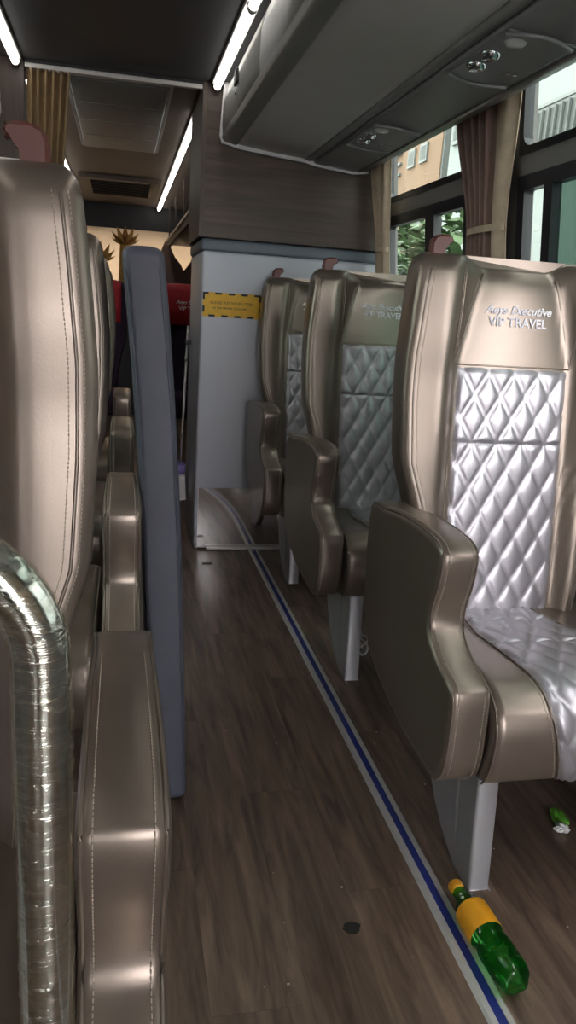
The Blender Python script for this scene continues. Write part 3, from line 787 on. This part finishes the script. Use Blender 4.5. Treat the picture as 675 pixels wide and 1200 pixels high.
# parcel rack in the rear with blankets
rk = empty('parcel_rack', (.75, 6.1, 1.66), 'dark open parcel rack along the rear right side', 'rack')
obj('shelf', bx(-.30, .40, -2.0, 1.75, .0, .02), 'lam', rk)
obj('front_lip', bx(-.325, -.30, -2.0, 1.75, -.02, .06), 'lamv', rk)
obj('brass_strip', bx(-.331, -.325, -2.0, 1.75, .035, .055), 'curt_b', rk)
for k in range(5): obj('bracket', bx(-.318, -.306, -1.9+.9*k, -1.88+.9*k, .06, .338), 'lamv', rk)
for k, lab in enumerate(('tan rolled blanket nearest on the rear parcel rack', 'second tan rolled blanket on the rear parcel rack', 'third tan rolled blanket on the rear parcel rack', 'farthest tan rolled blanket on the rear parcel rack')):
    y = 4.75+.68*k
    P = [(0, -.0, 0)]
    pts = []
    for q in range(46): a = 2*PI*q/15; rr = .02+.055*q/45; pts.append((rr*math.cos(a), rr*math.sin(a)))
    inn = [(x*(1-.007/max(.02, math.hypot(x, z))), z*(1-.007/max(.02, math.hypot(x, z)))) for x, z in pts]
    bm = ringloft([[(x_, d, z_) for x_, z_ in pts+inn[::-1]] for d in (-.2, .2)])
    tag(obj('blanket', bm, 'blanket', None, loc=(.545, y, 1.758)), lab, 'blanket', 'rolled blankets on the rack')

# ------------------------------------------------------------------ window curtains
def window_curtain(y0, y1, ztop, zbot, label, ztie, ma='curt_a', dx=.045):
    c = empty('window_curtain', (0, 0, 0), label, 'curtain', 'tied window curtains on the right')
    yc = (y0+y1)/2; W = (y1-y0)/2
    tt = (ztop-ztie)/(ztop-zbot)
    def hw(t): return 1-.42*sstep(min(1, t/tt)) if t < tt else .58+.22*sstep((t-tt)/(1-tt))
    def X(t): return 0
    for nm, a, b_, m_, nf in (('drape', y0+.36*(y1-y0), y1, ma, 5), ('drape', y0, y0+.36*(y1-y0), 'curt_b', 1.2)):
        bm = drape(0, nf, .016 if nf > 2 else .012, lambda t: (yc-.02*sstep(t/tt)+((a+b_)/2-yc)*hw(t), (b_-a)/2*hw(t)), zbot, ztop, 70, 30, ph=1., along='y')
        for v in bm.verts: v.co.x += wx(v.co.z)-dx
        smooth(obj(nm, bm, m_, c))
    bm = bmesh.new()
    n = 24; rings = []
    for zq in (ztie-.010, ztie+.010):
        rings.append([(wx(ztie)-dx+.024*math.cos(2*PI*k/n), yc-.02+W*.60*math.sin(2*PI*k/n), zq) for k in range(n)])
    smooth(obj('tie_band', ringloft(rings, cap=False), 'curt_b', c)); bm.free()
    return c
window_curtain(2.20, 2.61, 1.80, .92, 'brown and tan pleated curtain tied between the two right windows', 1.405)
window_curtain(3.25, 3.455, 1.80, .92, 'tan pleated curtain at the window corner beside the laminate partition', 1.40, 'curt_b', .065)

for (y0, y1), lab in zip((BAYS[0], (0., 1.05), BAYS[2]), ('added tan curtain blocking light from the front left window', 'added tan curtain blocking half the light at the middle left window', 'added tan curtain blocking light from the rear left window')):  # added out of view to cut daylight from the left side
    c = empty('window_curtain', (0, 0, 0), lab, 'curtain', 'added light-blocking curtains on the left')
    bm = drape(0, int((y1-y0)*14), .012, lambda t: ((y0+y1)/2, (y1-y0)/2+.05), .92, 1.80, int((y1-y0)*150), 4, along='y')
    for v in bm.verts: v.co.x -= wx(v.co.z)-.04
    smooth(obj('drape', bm, 'curt_b', c))
c = empty('window_curtain', (0, 0, 0), 'added tan curtain blocking light from the front right window', 'curtain')  # unseen curtain added to darken the nearest left seat
bm = drape(0, 20, .012, lambda t: (-1.175, .87), .92, 1.80, 240, 4, along='y')
for v in bm.verts: v.co.x += wx(v.co.z)-.04
smooth(obj('drape', bm, 'curt_b', c))
# ------------------------------------------------------------------ loose things on the floor
bt = empty('soda_bottle', (.684, 1.19, .034), 'green plastic soda bottle with orange cap and label lying on the floor', 'bottle')
bprof = [(.0, .236), (.0125, .236), (.0125, .22), (.0145, .217), (.0125, .214), (.014, .206), (.021, .192), (.028, .178), (.032, .165), (.0325, .16), (.0325, .112), (.032, .106), (.0285, .1), (.028, .094), (.0315, .086), (.033, .075), (.033, .04), (.0325, .02), (.029, .006), (.022, .0), (.012, .003), (.0, .008)]
def petal(prof, n=40):
    rings = []
    for r, z in prof:
        ring = []
        for k in range(n):
            a = 2*PI*k/n; rr = r
            if z < .05: rr = r*(1-.16*(1-z/.05)*(.5+.5*math.cos(5*a)))
            ring.append((rr*math.cos(a), rr*math.sin(a), z))
        rings.append(ring)
    return rings
bm = ringloft(petal([p if p[0] else (.0005, p[1]) for p in bprof]))
o = smooth(obj('bottle_body', bm, 'green_b', bt)); 
inner = [(max(.0005, r-.0012), z-.0012 if z > .1 else z+.0012) for r, z in bprof]
smooth(obj('label_sleeve', ringloft([[(r*math.cos(2*PI*k/32), r*math.sin(2*PI*k/32), z) for k in range(32)] for r, z in ((.0328, .168), (.0332, .16), (.0332, .110), (.0328, .106))], cap=False), 'orange', bt))
smooth(obj('cap', lathe([(.0005, .240), (.0135, .240), (.0148, .238), (.0148, .222), (.0142, .220), (.0005, .2201)], 24), 'cap', bt))
bt.rotation_euler = (-PI/2, 0, math.radians(2.5)); bt.location = (.668, .945, .0365)
wr_ = empty('crumpled_wrapper', (1.01, 1.373, .0), 'small green and white crumpled wrapper under the nearest right seat', 'litter')
def crumple(rx, ry, rz, seed):
    bm = bmesh.new(); bmesh.ops.create_icosphere(bm, subdivisions=3, radius=1)
    for v in bm.verts:
        k = 1+.55*noise.noise(v.co*2.2+Vector((seed, 0, 0))); v.co = Vector((v.co.x*rx*k, v.co.y*ry*k, max(-.0, v.co.z*rz*k+rz*.8)))
    return bm
obj('green_half', crumple(.016, .030, .013, 3), 'foil_g', wr_, loc=(.004, .012, .001)); obj('white_half', crumple(.016, .014, .010, 9), 'foil_w', wr_, loc=(-.008, -.020, .001))
bm = bmesh.new(); vs = [bm.verts.new((.017*math.cos(2*PI*k/18)*(1+.35*noise.noise(Vector((math.cos(2*PI*k/18)*1.5, math.sin(2*PI*k/18)*1.5, 2)))), .014*math.sin(2*PI*k/18)*(1+.3*noise.noise(Vector((k*.4, 1, 5)))), 0)) for k in range(18)]; bm.faces.new(vs)
r_ = bmesh.ops.extrude_face_region(bm, geom=bm.faces[:]); [setattr(v.co, 'z', .0012) for v in r_['geom'] if isinstance(v, bmesh.types.BMVert)]
tag(obj('stain', bm, 'black', loc=(.435, 1.143, .0)), 'black sticky spot on the aisle floor left of the blue track', 'stain')
tag(obj('scrap', bx(-.022, .022, -.012, .012, 0, .003, bev=.001), 'black', loc=(.385, 3.28, .0)), 'small dark scrap on the floor in front of the steel plate', 'scrap')
bm = bmesh.new()
for k in range(34):
    x = random.uniform(.2, .95); y = random.uniform(.9, 3.2); q = random.uniform(.0012, .003)
    if abs(x-.627) < .03: x += .07
    box(bm, x, x+q*1.6, y, y+q, 0, q*.7)
tag(obj('crumbs', bm, 'thread'), 'pale crumbs scattered over the aisle floor', 'crumbs', kind='stuff')
cb = [(.80+.035*math.cos(a*1.7)*(.6+.02*a), 2.32+.05*math.sin(a*1.1), .012+.05*abs(math.sin(a*.7))) for a in [k*.35 for k in range(40)]]
smooth(tag(obj('loose_cable', tube(cb, .004, 7), 'alu'), 'loose silver cable coil on the floor beside the middle right seat leg', 'cable'))
# mop stick and packet past the cabinet
br_ = empty('broom', (.313, 3.9, 0), 'thin silver-handled broom with yellow and white head clipped to the cabinet side', 'broom')
smooth(obj('stick', tube([(-.012, .0, .33), (.008, .0, 1.02)], .006, 10), 'alu', br_))
for z in (.48, .86): smooth(obj('collar', tube([(-.012+.029*(z-.33), 0, z-.012), (-.012+.029*(z-.33), 0, z+.012)], .008, 10), 'legmet', br_))
obj('wall_clip', bx(-.004, .0235, -.012, .012, .93, .95, bev=.003), 'dark', br_)
smooth(obj('head_block', bx(-.034, .012, -.05, .05, .285, .335, bev=.008, seg=3), 'violet', br_))
for k in range(8):
    y = -.044+.0125*k
    obj('bristle_tuft', prism([(-.032, .29), (.010, .29), (.0185, .15), (-.042, .14+.006*(k % 2))], y, y+.009), ('yellow', 'white', 'violet')[(k*2+k//3) % 3] if k > 1 else ('white', 'yellow')[k], br_)
# ------------------------------------------------------------------ outside
GZ = -1.15
tag(obj('ground', bx(-40, 40, -40, 60, GZ-.1, GZ), 'asphalt'), 'grey street outside the coach', kind='structure')
def wall_box(root, x0, x1, y0, y1, z1, m_, nm='wall'): return obj(nm, bx(x0, x1, y0, y1, GZ, z1), m_, root)
def bwindow(root, x, y, z, w, h, bars=0, face=-1):
    f = obj('window', bx(x-.05, x+.03, y-w/2-.06, y+w/2+.06, z-h/2-.06, z+h/2+.06), 'bframe', root)
    obj('pane', bx(x-.055, x-.045, y-w/2, y+w/2, z-h/2, z+h/2), 'bgrey' if bars else 'bwin', f)
    for k in range(bars): obj('bar', bx(x-.09, x-.06, y-w/2+w*(k+.5)/bars-.012, y-w/2+w*(k+.5)/bars+.012, z-h/2, z+h/2), 'bwin', f)
wb = empty('building', (5, 3, GZ), 'white rendered building close outside the right windows', 'building'); wb.location = (0, 0, 0)
wall_box(wb, 5.0, 11, -6, 12.3, 9, 'bwhite')
bwindow(wb, 5.0, 8.95, 3.27, 1.5, .74, 10); obj('awning', bx(4.93, 5.0, 8.1, 9.85, 3.68, 3.72), 'bframe', wb)
for y, z in ((11.95, 3.95), (11.35, 3.9), (4, 3.5), (1, 3.5), (11.9, 6), (9, 6), (5, 6)): bwindow(wb, 5.0, y, z, .26, .30)
obj('plinth_band', bx(4.96, 5.02, -6, 12.3, 1.55, 1.75), 'bgrey', wb)
ob = empty('building', (0, 0, 0), 'orange rendered building beyond the white one', 'building')
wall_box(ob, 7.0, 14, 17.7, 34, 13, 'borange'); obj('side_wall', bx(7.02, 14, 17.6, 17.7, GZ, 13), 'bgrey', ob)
for y in (18.75, 19.55, 22.3, 23.5, 26):
    for z in (3.25, 4.95, 6.7, 8.4): bwindow(ob, 7.0, y, z, .34, .30)
for z in (3.25, 4.95): 
    for d in (-.25, 0, .25): obj('ledge_line', bx(6.93, 7.0, 20.3, 21.0, z+d-.03, z+d+.03), 'bframe', ob)
def tree(x, y, h, r, label, seed, n=900):
    rnd = random.Random(seed); t = empty('tree', (x, y, GZ), label, 'tree', 'street trees outside')
    smooth(obj('trunk', tube([(0, 0, 0), (.05, .02, h*.4), (.0, .06, h*.8)], [.10, .07, .03], 8), 'bark', t))
    bm = bmesh.new()
    for k in range(9):
        a = rnd.uniform(0, 6.28); e = rnd.uniform(.2, 1.0)
        b2 = tube([(0.03, .03, h*(.35+.05*k)), (r*.5*math.cos(a), r*.5*math.sin(a), h*(.5+.05*k)), (r*math.cos(a)*.9, r*math.sin(a)*.9, h*(.55+.05*k))], [.03, .018, .006], 5); me = bpy.data.meshes.new('t'); b2.to_mesh(me); b2.free(); bm.from_mesh(me); bpy.data.meshes.remove(me)
    obj('branches', bm, 'bark', t)
    bm = bmesh.new()
    for k in range(n):
        while True:
            p = Vector((rnd.uniform(-1, 1), rnd.uniform(-1, 1), rnd.uniform(-1, 1)))
            if .25 < p.length < 1 and noise.noise(p*2.3+Vector((seed, 0, 0))) > -.12: break
        c = Vector((p.x*r, p.y*r, h*.72+p.z*h*.36)); d = Vector((rnd.uniform(-1, 1), rnd.uniform(-1, 1), rnd.uniform(-.6, .4))).normalized(); w = d.cross(Vector((rnd.uniform(-1, 1), rnd.uniform(-1, 1), 1))).normalized()
        L = rnd.uniform(.09, .17); v = [bm.verts.new(c+q) for q in (d*-L, w*L*.32, d*L, w*L*-.32)]; bm.faces.new(v)
    tag(obj('foliage', bm, 'leaf', t, recalc=False), kind='stuff')
tree(3.9, 10.75, 3.3, .75, 'bushy green street tree left of the window mullion, past the cabinet', 3, 1700)
tree(3.0, 7.2, 3.2, .65, 'loose leafy street tree right of the window mullion', 8, 800)
